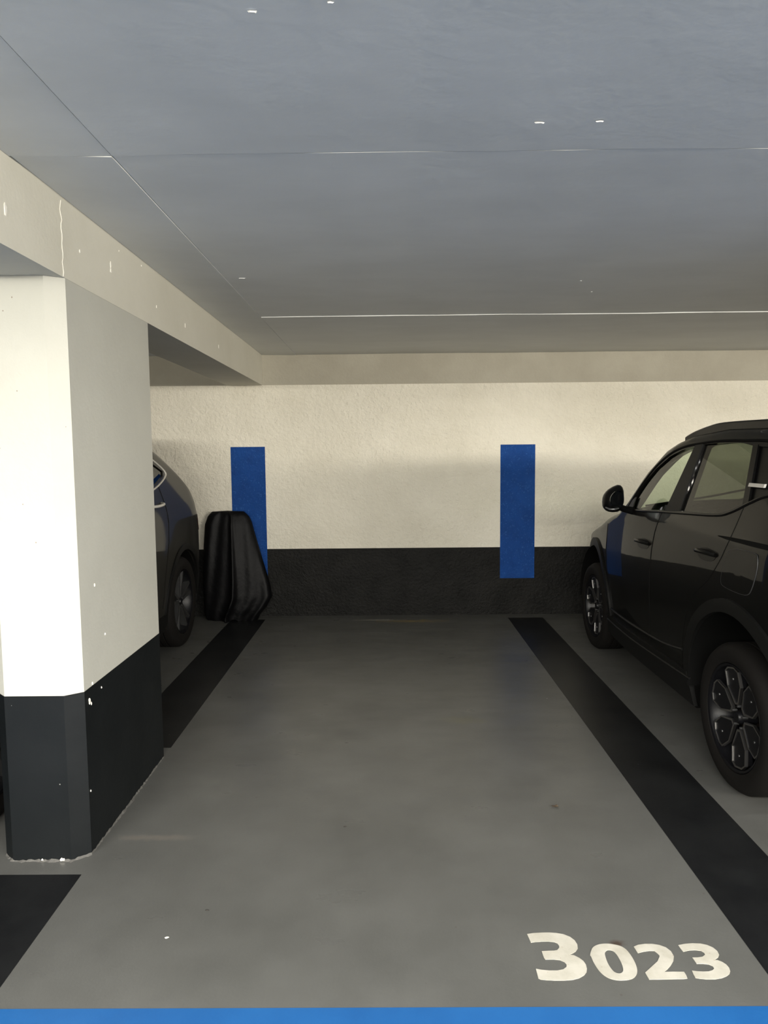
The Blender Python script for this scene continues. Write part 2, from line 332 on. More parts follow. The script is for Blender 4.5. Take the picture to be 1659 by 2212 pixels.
# pillar (its head carries the beam)
PIL = [(-1.454, 2.542), (-1.231, 2.542), (XB1, 2.586), (XB1, 3.4586), (XB0, 3.4586), (XB0, 2.586)]
pe = empty('concrete_pillar', (-1.34, 3.0, 0))
tag(pe, 'cream concrete pillar with black painted base standing left of the empty bay', 'pillar')
T0 = Matrix.Translation(-Vector((-1.34, 3.0, 0)))
def loc(o): o.data.transform(T0); return o
def inset(P, d): cx = -1.3375; cy = 3.0; return [(x+(d if x > cx else -d), y+(d if y > cy else -d)) for x, y in P]
loc(prism('shaft', PIL, HK, HB-.0005, m_pillar, pe))
loc(prism('painted_base', inset(PIL, .0012), 0, HK, m_pdado, pe))
V = []; F = []; k = 60; ring = inset(PIL, .001)
per = []
for i in range(len(ring)):
    a = Vector(ring[i]).to_3d(); b = Vector(ring[(i+1) % len(ring)]).to_3d(); n_ = max(2, int((b-a).length/.012))
    for j in range(n_): per.append(a.lerp(b, j/n_))
c0 = Vector((-1.34, 3.0, 0)); k = len(per)
for i, p in enumerate(per):
    d = (p-c0).normalized(); q = p-d*.002
    V += [(q.x, q.y, 0), (p.x+d.x*random.uniform(.003, .012), p.y+d.y*random.uniform(.003, .012), 0), (q.x, q.y, random.uniform(.003, .012))]
for i in range(k):
    a = i*3; b = ((i+1) % k)*3
    F += [(a+1, b+1, b+2, a+2), (a, a+2, b+2, b), (a, b, b+1, a+1)]
m_mortar = mat('mortar', (.075, .072, .066, 1), .8)
loc(mesh('mortar_fillet', V, F, m_mortar, pe))
for x, y, s in ((-1.265, 2.536, .007), (-1.258, 2.537, .005), (-1.34, 2.536, .004)):
    loc(chip(x, y, .008, (0, -1, .3), s, m_white, pe))
for x, y, z, s in ((XB1+.0013, 2.625, .60, .012), (XB1+.0013, 2.66, .66, .006), (XB1+.0013, 2.64, .585, .006), (XB1+.0013, 2.74, .615, .004),
                   (XB1+.001, 2.72, 1.04, .006), (XB1+.001, 2.8, .82, .005), (XB1+.0013, 2.60, .25, .004)):
    loc(chip(x, y, z, (1, 0, 0), s, m_chip, pe, asp=.75))
be = box('ceiling_beam', XB0, XB1, -1.5, YW, HB, HC+.029, m_beam, None)
rebase(be, (-1.3373, 2.5, HB)); tag(be, 'cream painted concrete beam running along the ceiling over the left pillar', 'beam')
TB = Matrix.Translation(-Vector((-1.3373, 2.5, HB)))
for y, z, s, a in ((2.72, 2.33, .006, .8), (3.02, 2.36, .010, .6), (3.02, 2.335, .010, .8), (3.60, 2.305, .006, .6), (4.10, 2.30, .009, .55), (4.9, 2.30, .009, .55), (3.4, 2.455, .005, 1), (3.12, 2.445, .004, 1), (2.2, 2.31, .016, .6)):
    o = chip(XB1, y, z, (1, 0, 0), s, m_chip, be, asp=a); o.data.transform(TB)
pts = [(XB1+.0005, 2.575+.004*math.sin(i*1.7)+.003*random.uniform(-1, 1), HB+.002+(HC-HB-.01)*i/16) for i in range(17)]
o = tube('hairline_ridge', pts, [.0012+.0008*random.random() for _ in pts], m_chip, be, 5); o.data.transform(TB)
# the beam over the next pillar row to the right, out of the frame
# small litter on the floor
def litter(name, x, y, s, m, label, cat, leaf=False):
    V = []; F = []; k = 10
    for i in range(k):
        a = 2*math.pi*i/k; rr = s*(.65+.6*random.random())
        V.append((math.cos(a)*rr*1.25, math.sin(a)*rr*.8, .001+(s*.35*abs(math.sin(a*1.5)) if leaf else 0)))
    V.append((0, 0, s*.5 if not leaf else s*.15)); V.append((0, 0, 0.0003))
    for i in range(k): F += [(i, (i+1) % k, k), ((i+1) % k, i, k+1)]
    o = mesh(name, V, F, m, None); o.location = (x, y, .0002); tag(o, label, cat); return o
litter('dry_leaf', .721, 2.928, .014, m_leaf, 'small curled brown dry leaf on the bay floor beside the right black line', 'leaf', True)
litter('grit', -.193, 2.775, .006, m_grit, 'tiny dark speck of grit in the middle of the empty bay floor', 'grit')
litter('grit', -.632, 2.245, .006, m_grit, 'tiny dark speck of grit on the floor near the left front of the bay', 'grit')
litter('plaster_flake', -.727, 2.112, .006, m_white, 'tiny white plaster flake on the floor right of the left black line', 'flake')
# ------------------------------------------------------------------ cars
def car_paint(name, col, r=.10):
    return mat(name, col, .4, 0., .5, .05, r)
m_black = mat('gloss_black_plastic', (.003, .003, .003, 1), .3, spec=.2)
m_clad = mat('dark_cladding', (.0045, .0045, .0042, 1), .5, spec=.22)
m_rubber = mat('rubber', (.003, .003, .0028, 1), .75, spec=.1)
m_tyre = mat('tyre_rubber', (.006, .0052, .0046, 1), .75, spec=.15); bump(m_tyre, [(60, .15, 3)], .004)
m_rimb = mat('black_alloy', (.004, .004, .005, 1), .4, spec=.25)
m_silver = mat('machined_silver', (.42, .41, .40, 1), .32, 1.)
m_satin = mat('satin_bar', (.62, .60, .56, 1), .35, .4)
m_grey = mat('dull_alloy', (.07, .07, .07, 1), .45, .7)
m_lens = mat('dark_lens', (.02, .003, .003, 1), .08, 0, 1)
m_clear = mat('lamp_lens', (.10, .10, .10, 1), .08, .5, 1)
m_seat = mat('seat_cloth', (.012, .012, .012, 1), .8)
m_cabin = mat('cabin_plastic', (.010, .010, .010, 1), .7)
m_disc = mat('brake_disc', (.035, .025, .02, 1), .6, .3)
m_mirror = mat('mirror_glass', (.35, .36, .37, 1), .02, 1.)
m_paper = mat('pale_slip', (.30, .42, .40, 1), .6)
def glass(name, tint):
    m = bpy.data.materials.new(name); m.use_nodes = True; nt = m.node_tree; nt.nodes.clear()
    out = nt.nodes.new('ShaderNodeOutputMaterial'); tr = nt.nodes.new('ShaderNodeBsdfTransparent'); gl = nt.nodes.new('ShaderNodeBsdfGlossy')
    fr = nt.nodes.new('ShaderNodeFresnel'); mx = nt.nodes.new('ShaderNodeMixShader')
    tr.inputs[0].default_value = tint; gl.inputs['Roughness'].default_value = .01; fr.inputs[0].default_value = 1.5
    ge = nt.nodes.new('ShaderNodeNewGeometry'); fk = nt.nodes.new('ShaderNodeMath'); fk.operation = 'SUBTRACT'; fk.inputs[0].default_value = 1.
    fm = nt.nodes.new('ShaderNodeMath'); fm.operation = 'MULTIPLY'; nt.links.new(ge.outputs['Backfacing'], fk.inputs[1]); nt.links.new(fk.outputs[0], fm.inputs[0])
    nt.links.new(fr.outputs[0], fm.inputs[1]); nt.links.new(fm.outputs[0], mx.inputs[0]); nt.links.new(tr.outputs[0], mx.inputs[1]); nt.links.new(gl.outputs[0], mx.inputs[2]); nt.links.new(mx.outputs[0], out.inputs[0])
    return m
g_front = glass('green_glass', (.90, .94, .885, 1)); g_dark = glass('privacy_glass', (.40, .42, .37, 1))

class Body:
    """a car body as a loft along y; x = half width from functions of (y, z)"""
    def __init__(s, P): s.__dict__.update(P)
    def pw(s, y):
        p = s.half; y0, d, e, n = s.front_round; y1, d1, e1, n1 = s.rear_round
        if y > s.bow[0]: p -= s.bow[1]*(y-s.bow[0])**2
        if y > y0: p -= d*(min(1.2, (y-y0)/e))**n
        if y < y1: p -= d1*(min(1.2, (y1-y)/e1))**n1
        return p
    def raw(s, y, z): return s.pw(y)-itp(z, s.dz[0], s.dz[1])
    def TS(s, y): return itp(y, s.ts[0], s.ts[1])
    def Z0(s, y): return itp(y, s.z0[0], s.z0[1])
    def CR(s, y): return itp(y, s.cr[0], s.cr[1])
    def hw(s, y, z, ins=0.):
        r = s.sr; t = s.TS(y)-ins; e = 0.
        if z > t-r: q = min(1., (z-(t-r))/r); e = r*(1-math.sqrt(max(0, 1-q*q)))
        return s.raw(y, z)-e-ins
    def top(s, y, x, ins=0.):
        t = s.TS(y)-ins; xs = s.hw(y, t, ins); q = min(1, abs(x)/xs); return t+s.CR(y)*(1-q**2.4)
    def loft(s, ys, ins=0., zlow=None, nz=34, nt=22):
        V = []; F = []
        for y in ys:
            t = s.TS(y)-ins; z0 = s.Z0(y) if zlow is None else zlow; half = []
            for i in range(nz+1):
                q = i/nz; q = 1-(1-q)**1.25; z = z0+(t-z0)*q; half.append((s.hw(y, z, ins), z))
            xs = half[-1][0]
            for j in range(1, nt+1): x = xs*(1-j/nt); half.append((x, s.top(y, x, ins)))
            row = [(-x, y, z) for x, z in half]+[(x, y, z) for x, z in half[-2::-1]]
            V += row
        k = len(row)
        for a in range(len(ys)-1):
            for i in range(k):
                j = (i+1) % k; F.append((a*k+i, a*k+j, (a+1)*k+j, (a+1)*k+i))
        F.append(tuple(range(k))[::-1]); F.append(tuple((len(ys)-1)*k+i for i in range(k)))
        return V, F
def resample(P, n):
    P = [Vector((p[0], p[1], 0)) for p in P]; d = [0.]
    for a, b in zip(P, P[1:]): d.append(d[-1]+(b-a).length)
    T = [d[-1]*i/n for i in range(n+1)] if d[-1] > 1e-9 else [0]*(n+1)
    return [(itp(t, d, [p.x for p in P]), itp(t, d, [p.y for p in P])) for t in T]
def grid2(bot, topc, nu, nv):
    B = resample(bot, nu); Tp = resample(topc, nu)
    return [[(B[i][0]+(Tp[i][0]-B[i][0])*j/nv, B[i][1]+(Tp[i][1]-B[i][1])*j/nv) for i in range(nu+1)] for j in range(nv+1)]
def slab_from(G, fa, fb):
    """closed solid between two surfaces fa, fb over the 2-D grid"""
    nv = len(G); nu = len(G[0]); V = [fa(p) for r_ in G for p in r_]+[fb(p) for r_ in G for p in r_]; o = nu*nv; F = []
    for j in range(nv-1):
        for i in range(nu-1):
            a = j*nu+i; F.append((a, a+1, a+nu+1, a+nu)); F.append((o+a, o+a+nu, o+a+nu+1, o+a+1))
    rim = [i for i in range(nu)]+[j*nu+nu-1 for j in range(1, nv)]+[(nv-1)*nu+i for i in range(nu-2, -1, -1)]+[j*nu for j in range(nv-2, 0, -1)]
    for a, b in zip(rim, rim[1:]+rim[:1]): F.append((a, o+a, o+b, b))
    return V, F
def side_fn(B, sd, off): return lambda p: (sd*(B.hw(p[0], p[1])+off), p[0], p[1])
def patch(name, B, bot, topc, o0, o1, sd, m, parent, nu=20, nv=6, sm=40):
    V, F = slab_from(grid2(bot, topc, nu, nv), side_fn(B, sd, o0), side_fn(B, sd, o1)); return mesh(name, V, F, m, parent, sm)
def side_line(name, B, pts, off, r, sd, m, parent, closed=False, per=5, n=6):
    P = catmull([(p[0], p[1], 0) for p in pts], per, closed); return tube(name, [(sd*(B.hw(p.x, p.y)+off), p.x, p.y) for p in P], r, m, parent, n, closed)
def win_cut(bot, topc, sd):
    G = grid2(bot, topc, 16, 2); return slab_from(G, lambda p: (sd*.40, p[0], p[1]), lambda p: (sd*1.2, p[0], p[1]))
def arc(cy, cz, r, a0, a1, n): return [(cy+r*math.cos(math.radians(a0+(a1-a0)*i/n)), cz+r*math.sin(math.radians(a0+(a1-a0)*i/n))) for i in range(n+1)]

def wheel(car, sd, xo, y, R, rim, style):
    """sd: side (-1 towards -x); xo: x of the outer face; rim barrel is the part, the rest sub-parts"""
    wd = .20; s = sd
    prof = [(-s*0.0, rim*.995), (-s*.010, rim*1.01), (-s*.035, rim+.012), (-s*.06, rim+.0), (-s*.10, rim-.03), (-s*.17, rim-.02), (-s*.195, rim+.01), (-s*.195, rim-.008), (-s*.165, rim-.045), (-s*.10, rim-.05), (-s*.045, rim-.022), (-s*.02, rim-.012), (-s*.004, rim-.012)]
    # barrel
    V, F = lathe_x(prof, 56); rimo = mesh('rim', V, F, m_rimb, car, 40); rimo.location = (xo+s*.0, y, R)
    H = R-rim
    tp = [(s*.002, rim+.004), (s*.010, rim+H*.25), (s*.012, rim+H*.5), (s*.004, rim+H*.78), (-s*.010, R-.010), (-s*.026, R-.001), (-s*.07, R), (-s*.072, R-.007), (-s*.080, R-.007), (-s*.082, R), (-s*.118, R), (-s*.120, R-.007), (-s*.128, R-.007), (-s*.130, R), (-s*.174, R-.001), (-s*.190, R-.012), (-s*.205, R-.04), (-s*.205, rim+.01), (-s*.19, rim+.002), (-s*.02, rim+.002)]
    V, F = lathe_x(tp, 72); t = mesh('tyre', V, F, m_tyre, rimo, 40)
    # tread cuts on the shoulder
    parts = []
    V, F = lathe_x([(-s*.12, .03), (-s*.12, rim*.72), (-s*.135, rim*.72), (-s*.135, .03)], 40); mesh('brake_disc', V, F, m_disc, rimo, 40)
    V, F = lathe_x([(-s*.022, .001), (-s*.018, .024), (-s*.030, .030), (-s*.10, .034), (-s*.10, .001)], 24); mesh('hub_cap', V, F, m_rimb, rimo, 40)
    if style == 'hex':
        # six black petals edged in machined silver, on a dished disc
        for k in range(6):
            a = math.radians(17+60*k); ca, sa = math.cos(a), math.sin(a)
            def P(rr, tt, x): return (x, (rr*ca-tt*sa), rr*sa+tt*ca)
            out = [(.055, -.015), (.055, .015), (.135, .062), (.205, .060), (rim-.018, .030), (rim-.018, -.030), (.205, -.060), (.135, -.062)]
            inn = [(.064, -.010), (.064, .010), (.137, .0565), (.202, .0545), (rim-.025, .026), (rim-.025, -.026), (.202, -.0545), (.137, -.0565)]
            n = len(out); V = [P(r_, t_, -s*.030+s*.022*(r_/rim)) for r_, t_ in out]+[P(r_, t_, -s*.030+s*.022*(r_/rim)) for r_, t_ in inn]+[P(r_, t_, -s*.044+s*.022*(r_/rim)) for r_, t_ in out]+[P(r_, t_, -s*.036+s*.022*(r_/rim)) for r_, t_ in inn]
            F = []
            for i in range(n):
                j = (i+1) % n; F += [(i, j, n+j, n+i), (2*n+i, 3*n+i, 3*n+j, 2*n+j), (i, 2*n+i, 2*n+j, j), (n+i, n+j, 3*n+j, 3*n+i)]
            o = mesh('petal_frame', V, F, m_silver, rimo)
            V = [P(r_, t_, -s*.034+s*.022*(r_/rim)) for r_, t_ in inn]+[P(r_, t_, -s*.05) for r_, t_ in inn]
            F = [tuple(range(n)), tuple(range(2*n-1, n-1, -1))]+[(i, n+i, n+(i+1) % n, (i+1) % n) for i in range(n)]
            mesh('petal_infill', V, F, m_rimb, rimo)
            c = P(.17, 0, -s*.016); V, F = lathe_x([(0, .0005), (s*.001, .005), (-s*.004, .007)], 10, c[0], c[1], c[2], False); mesh('rivet', V, F, m_grey, rimo)
    else:
        for k in range(5):
            for dt in (-.020, .020):
                a = math.radians(90+72*k); ca, sa = math.cos(a), math.sin(a)
                def P(rr, tt, x): return (x, (rr*ca-tt*sa), rr*sa+tt*ca)
                q = 1 if dt > 0 else -1
                pr = [(.030, dt*.6), (.12, dt*1.1), (rim-.012, dt*2.4)]
                V = []; F = []
                for i, (rr, tt) in enumerate(pr):
                    for ww, xx in ((-.012, -s*(.03-.02*rr/rim)), (.012, -s*(.03-.02*rr/rim)), (.015, -s*.06), (-.015, -s*.06)): V.append(P(rr, tt+ww, xx))
                for i in range(2):
                    for j in range(4): F.append((i*4+j, i*4+(j+1) % 4, i*4+4+(j+1) % 4, i*4+4+j))
                F += [(0, 1, 2, 3), (11, 10, 9, 8)]
                mesh('spoke', V, F, m_grey, rimo)
    for k in range(5):
        a = math.radians(90+72*k); V, F = lathe_x([(-s*.024, .0005), (-s*.022, .006), (-s*.045, .008)], 8, 0, .05*math.cos(a), .05*math.sin(a), False)
        mesh('wheel_bolt', V, F, m_grey, rimo)
    return rimo
def build_seat(car, x, y, w=.24, m=None):
    parts = []
    s1 = box('seat', x-w, x+w, y-.25, y+.28, .42, .62, m or m_seat, car, .06, 3)
    V, F = boxdata(-w, w, -.06, .06, 0, .58); b = box('seat_back', x-w, x+w, y-.36, y-.22, .55, 1.13, m or m_seat, car, .06, 3)
    b.data.transform(Matrix.Translation((0, -.05, 0)))
    box('headrest', x-.13, x+.13, y-.43, y-.33, 1.17, 1.36, m or m_seat, car, .045, 3)
    tube('headrest_post', [(x-.05, y-.38, 1.10), (x-.05, y-.38, 1.2)], .007, m_grey, car); tube('headrest_post', [(x+.05, y-.38, 1.10), (x+.05, y-.38, 1.2)], .007, m_grey, car)

# ---------------- the right hand car: dark crossover, nose to the wall
X1 = 2.42
B1 = Body(dict(half=.88, sr=.05, bow=(4.25, .065), front_round=(5.6, .13, .65, 3.0), rear_round=(3.0, .25, .77, 2.5),
    dz=([.2, .35, .5, .7, .85, 1.0, 1.1, 1.16, 1.7], [.05, .03, .015, 0, 0, .01, .02, .035, .1997]),
    ts=([2.2, 2.24, 2.30, 2.40, 2.55, 2.8, 3.18, 3.6, 3.965, 4.127, 4.263, 4.453, 4.667, 4.80, 4.985, 5.124, 5.35, 5.6, 5.85, 6.05, 6.18, 6.25],
        [.60, .95, 1.20, 1.42, 1.57, 1.635, 1.66, 1.668, 1.643, 1.612, 1.567, 1.439, 1.215, 1.135, 1.095, 1.06, .99, .935, .885, .82, .74, .60]),
    z0=([2.2, 2.35, 2.6, 5.9, 6.15, 6.25], [.42, .30, .22, .22, .28, .38]),
    cr=([2.2, 2.5, 3.0, 3.9, 4.2, 4.5, 4.75, 4.95, 5.3, 6.0, 6.25], [.01, .03, .035, .04, .06, .10, .10, .06, .05, .05, .02])))
def stations(a, b, n, extra=()):
    return sorted(set([a+(b-a)*i/n for i in range(n+1)]+list(extra)))
car = empty('dark_crossover_car', (X1, 4.2, 0))
tag(car, 'dark grey crossover car parked nose to the wall in the right bay', 'car')
RY, FY, WR, RIM = 3.085, 5.42, .338, .242
V, F = B1.loft(stations(2.2, 6.25, 96, (2.22, 2.24, 2.27, 6.2, 6.22)))
m_paint1 = car_paint('dark_grey_paint', (.004, .0039, .0036, 1), .03)
body = mesh('body', V, F, m_paint1, None)
FWb = [(4.575, 1.178), (4.383, 1.184), (4.165, 1.197), (3.986, 1.208)]; FWt = [(4.575, 1.178), (4.522, 1.262), (4.433, 1.355), (4.324, 1.440), (4.166, 1.520), (3.998, 1.560), (3.869, 1.575)]
RWb = [(3.801, 1.222), (3.569, 1.233), (3.393, 1.243), (3.276, 1.267), (3.170, 1.305)]; RWt = [(3.787, 1.583), (3.623, 1.588), (3.475, 1.588), (3.36, 1.585), (3.255, 1.570)]
QWb = [(3.135, 1.318), (3.03, 1.352), (2.80, 1.385)]; QWt = [(3.215, 1.568), (3.03, 1.560), (2.72, 1.50)]
cuts = []
for sd in (-1, 1):
    for wy in (RY, FY):
        V, F = lathe_x([(0, .0), (0, .435), (.0, .435)], 48)
        v = []; f = []; n = 48
        for xx in (.58, 1.1):
            for j in range(n): a = 2*math.pi*j/n; v.append((sd*xx, wy+.452*math.cos(a), .365+.452*math.sin(a)))
        f = [tuple(range(n)), tuple(range(2*n-1, n-1, -1))]+[(j, n+j, n+(j+1) % n, (j+1) % n) for j in range(n)]
        cuts.append((v, f))
    cuts += [win_cut(FWb, FWt, sd), win_cut(RWb, RWt, sd), win_cut(QWb, QWt, sd)]
cuts.insert(0, B1.loft(stations(2.45, 4.93, 40), .055, .42, 16, 12))
def plan_cut(ya, xa, yb, xb, z0, z1):
    v = [(-xa, ya, z0), (xa, ya, z0), (xb, yb, z0), (-xb, yb, z0), (-xa, ya, z1), (xa, ya, z1), (xb, yb, z1), (-xb, yb, z1)]
    return v, [(0,3,2,1),(4,5,6,7),(0,1,5,4),(1,2,6,5),(2,3,7,6),(3,0,4,7)]
cuts.append(plan_cut(4.14, .60, 4.83, .765, 1.04, 1.9)); cuts.append(plan_cut(2.29, .60, 2.50, .56, 1.05, 1.9))
cut(body, cuts); body.parent = car
bm = bmesh.new(); bm.from_mesh(body.data); bmesh.ops.recalc_face_normals(bm, faces=bm.faces); bm.to_mesh(body.data); bm.free()
body.data.materials.clear(); body.data.materials.append(m_paint1)
body.data.shade_smooth(); body.data.set_sharp_from_angle(angle=math.radians(32))
KIDS = []
for sd in (-1, 1):
    patch('window_pane', B1, FWb, FWt, -.016, -.012, sd, g_front, car, 18, 8)
    patch('window_pane', B1, RWb, RWt, -.016, -.012, sd, g_dark, car, 18, 8)['label'] = 'dark tinted rear door pane'
    patch('window_pane', B1, QWb, QWt, -.016, -.010, sd, m_black, car, 10, 6)['label'] = 'black quarter panel'
    patch('pillar_trim', B1, [(3.986, 1.206), (3.801, 1.222)], [(3.872, 1.580), (3.784, 1.588)], -.004, .003, sd, m_clad, car, 4, 8)
    patch('pillar_trim', B1, [(3.172, 1.302), (3.130, 1.318)], [(3.258, 1.578), (3.212, 1.576)], -.004, .003, sd, m_black, car, 4, 8)
    side_line('belt_moulding', B1, [(4.66, 1.160), (4.225, 1.186), (3.833, 1.209), (3.40, 1.234), (3.26, 1.260), (3.116, 1.315), (3.0, 1.352), (2.80, 1.378)], .001, .0075, sd, m_black, car)
    side_line('window_seal', B1, [(4.60, 1.18), (4.527, 1.275), (4.436, 1.370), (4.324, 1.458), (4.166, 1.535), (3.998, 1.573), (3.83, 1.588), (3.6, 1.598), (3.36, 1.596), (3.1, 1.586), (2.75, 1.52)], -.001, .008, sd, m_rubber, car)
    # a-pillar trim at the door mirror
    patch('mirror_sail', B1, [(4.70, 1.150), (4.50, 1.168)], [(4.62, 1.205), (4.50, 1.255)], -.002, .004, sd, m_black, car, 4, 4)
    # door seams and panel gaps
    side_line('door_gap', B1, [(5.02, 1.03), (5.015, .85), (5.02, .66), (5.045, .42)], .0, .003, sd, m_rubber, car)
    side_line('door_gap', B1, [(4.02, 1.20), (4.065, 1.0), (4.07, .85), (4.07, .66), (4.10, .42)], .0, .003, sd, m_rubber, car)
    side_line('door_gap', B1, [(3.155, 1.30), (3.20, 1.10), (3.33, .93), (3.50, .80), (3.60, .60), (3.64, .43)], .0, .002, sd, m_rubber, car)
    # shoulder crease: dark strip painting in the shade of a pointed hollow
    patch('crease_shade_strip', B1, [(3.30, 1.143), (3.2, 1.137), (3.0, 1.135), (2.7, 1.135)], [(3.30, 1.147), (3.2, 1.152), (3.0, 1.156), (2.7, 1.157)], -.004, .002, sd, m_rubber, car, 14, 2)
    # flush door handles, each over a dark patch standing in for its shaded hollow
    for hy, hz, hl in ((4.215, .993, .105), (3.385, 1.047, .105)):
        E0 = [(hy+hl*math.cos(a), hz-.036*math.sin(a)) for a in [math.pi*i/12 for i in range(13)]]; E1 = [(hy+hl*math.cos(a), hz+.030*math.sin(a)) for a in [math.pi*i/12 for i in range(13)]]
        cup_shade = patch('handle_cup_shade', B1, E0, E1, -.004, .0015, sd, m_black, car, 18, 6)
        hb = [(hy-hl*.95, hz+.006), (hy-hl*.4, hz+.012), (hy+hl*.4, hz+.012), (hy+hl*.95, hz+.002)]
        P_ = [(sd*(B1.hw(a, b)+o_), a, b) for (a, b), o_ in zip(hb, (.002, .028, .030, .004))]
        tube('door_handle', catmull(P_, 5), .011, m_paint1, cup_shade, 8)
    # sill and arch cladding
    patch('sill_cladding', B1, [(3.50, .235), (5.0, .235)], [(3.56, .40), (5.02, .375)], -.004, .016, sd, m_clad, car, 20, 4)
    side_line('sill_rib', B1, [(3.52, .375), (4.2, .352), (4.98, .338)], .016, .007, sd, m_clad, car)
    side_line('door_rib', B1, [(3.62, .50), (4.0, .455), (4.98, .425)], .002, .008, sd, m_clad, car)
    for wy, a0, a1 in ((RY, -14, 194), (FY, -14, 194)):
        A = arc(wy, .365, .450, a0, a1, 40); O = arc(wy, .365, .512, a0, a1, 40)
        patch('arch_cladding', B1, A, O, -.01, .014, sd, m_clad, car, 40, 3)
        v = []; f = []; n = 40
        for xx in (.56, (.872 if wy == RY else .79)):
            for q in range(n+1): a = math.radians(-4+188*q/n); v.append((sd*xx, wy+.449*math.cos(a), .365+.449*math.sin(a)))
        for q in range(n): f.append((q, q+1, n+2+q, n+1+q))
        me_ = mesh('wheel_liner', v, f, m_rubber, car, 60)
        wheel(car, sd, sd*(.862 if wy == RY else .805), wy, WR, RIM, 'hex')
    # roof rail on two feet
    RL = [(4.10, 1.635), (4.0, 1.660), (3.85, 1.683), (3.68, 1.697), (3.3, 1.694), (2.9, 1.684), (2.62, 1.63)]
    xr = lambda y: B1.hw(y, B1.TS(y)-.02)-.035
    Gr = catmull([(a, b, 0) for a, b in RL], 6); V = []; F = []
    for p in Gr:
        xo_ = xr(p.x); zb = B1.TS(p.x)-.035
        for dx_, zz in ((.012, zb), (.012, p.y-.008), (.004, p.y), (-.012, p.y), (-.02, p.y-.01), (-.02, zb)): V.append((sd*(xo_+dx_), p.x, zz))
    for i in range(len(Gr)-1):
        for j in range(6): F.append((i*6+j, i*6+(j+1) % 6, i*6+6+(j+1) % 6, i*6+6+j))
    F += [(0, 1, 2, 3, 4, 5), tuple(len(V)-1-j for j in range(6))]
    rr = mesh('roof_rail', V, F, m_black, car, 30)
    # lamps
    patch('headlamp', B1, [(5.82, .72), (6.1, .70)], [(5.80, .80), (6.08, .775)], -.004, .003, sd, m_clear, car, 8, 4)
    patch('tail_lamp', B1, [(2.30, .95), (2.62, 1.0)], [(2.34, 1.08), (2.60, 1.07)], -.004, .004, sd, m_lens, car, 8, 4)
    # metal tag on the rear pillar
    patch('pillar_badge_bar', B1, [(3.160, 1.386), (3.030, 1.386)], [(3.160, 1.402), (3.030, 1.402)], .002, .012, sd, m_satin, car, 6, 2)
    # door mirror
    sx = sd
    V = []; F = []; nr_, ns_ = 9, 20
    for i in range(nr_):
        q = -1+2*i/(nr_-1); sc_ = math.sqrt(max(.06, 1-q*q*.94))
        yy = 4.46+.075*q
        for j in range(ns_):
            a = 2*math.pi*j/ns_; ca, sa = math.cos(a), math.sin(a)
            cx_ = math.copysign(abs(ca)**.75, ca); cz_ = math.copysign(abs(sa)**.75, sa)
            V.append((sx*(.978+.066*sc_*cx_), yy, 1.243+(.083*sc_*cz_)*(1.0-.22*cx_)-.016*cx_))
    for i in range(nr_-1):
        for j in range(ns_): F.append((i*ns_+j, i*ns_+(j+1) % ns_, (i+1)*ns_+(j+1) % ns_, (i+1)*ns_+j))
    F += [tuple(range(ns_))[::-1], tuple((nr_-1)*ns_+j for j in range(ns_))]
    mm = mesh('door_mirror', V, F, m_black, car, 50)
    tube('mirror_arm', [(sx*.835, 4.50, 1.165), (sx*.90, 4.48, 1.18), (sx*.96, 4.465, 1.205)], [.026, .022, .020], m_black, mm, 10)
    V = [(sx*(.976+.048*math.cos(2*math.pi*j/20)), 4.384-.012*math.cos(2*math.pi*j/20), 1.246+.058*math.sin(2*math.pi*j/20)*(1-.2*math.cos(2*math.pi*j/20))) for j in range(20)]; V += [(a, b+.006, c) for a, b, c in V]
    mesh('mirror_glass', V, [tuple(range(20)), tuple(range(39, 19, -1))]+[(j, 20+j, 20+(j+1) % 20, (j+1) % 20) for j in range(20)], m_mirror, mm)
    V, F = tubedata([(sx*1.040, 4.41, 1.196), (sx*1.02, 4.388, 1.186), (sx*.99, 4.380, 1.186), (sx*.965, 4.382, 1.192)], [.005, .007, .007, .004], 8); mesh('turn_signal', V, F, m_clear, mm, 50)
# fuel flap (this side only)
FO = [(3.150, 1.098), (3.068, 1.110), (2.945, 1.110), (2.918, 1.09), (2.914, 1.028), (2.936, .955), (2.965, .928), (3.04, .920), (3.17, .925), (3.205, .945), (3.20, 1.0), (3.178, 1.07)]
FO = [(v.x, v.y) for v in catmull([(a, b, 0) for a, b in FO], 3, True)]
ci = (sum(p[0] for p in FO)/len(FO), sum(p[1] for p in FO)/len(FO))
V = []; F = []; n = len(FO)
for sc_, of in ((1., .0), (1., .0022), (.985, .0032), (.5, .0032), (.02, .0032)):
    for p in FO: yy = ci[0]+(p[0]-ci[0])*sc_; zz = ci[1]+(p[1]-ci[1])*sc_; V.append((-(B1.hw(yy, zz)+of), yy, zz))
for a in range(4):
    for i in range(n): F.append((a*n+i, a*n+(i+1) % n, (a+1)*n+(i+1) % n, (a+1)*n+i))
F.append(tuple(4*n+i for i in range(n)))
ff = mesh('fuel_flap', V, F, m_paint1, car, 12)
side_line('flap_edge_glint', B1, FO[::3], .001, .0022, -1, m_grey, ff, True, 3)  # pale metal line painting in the glint along the flap edge
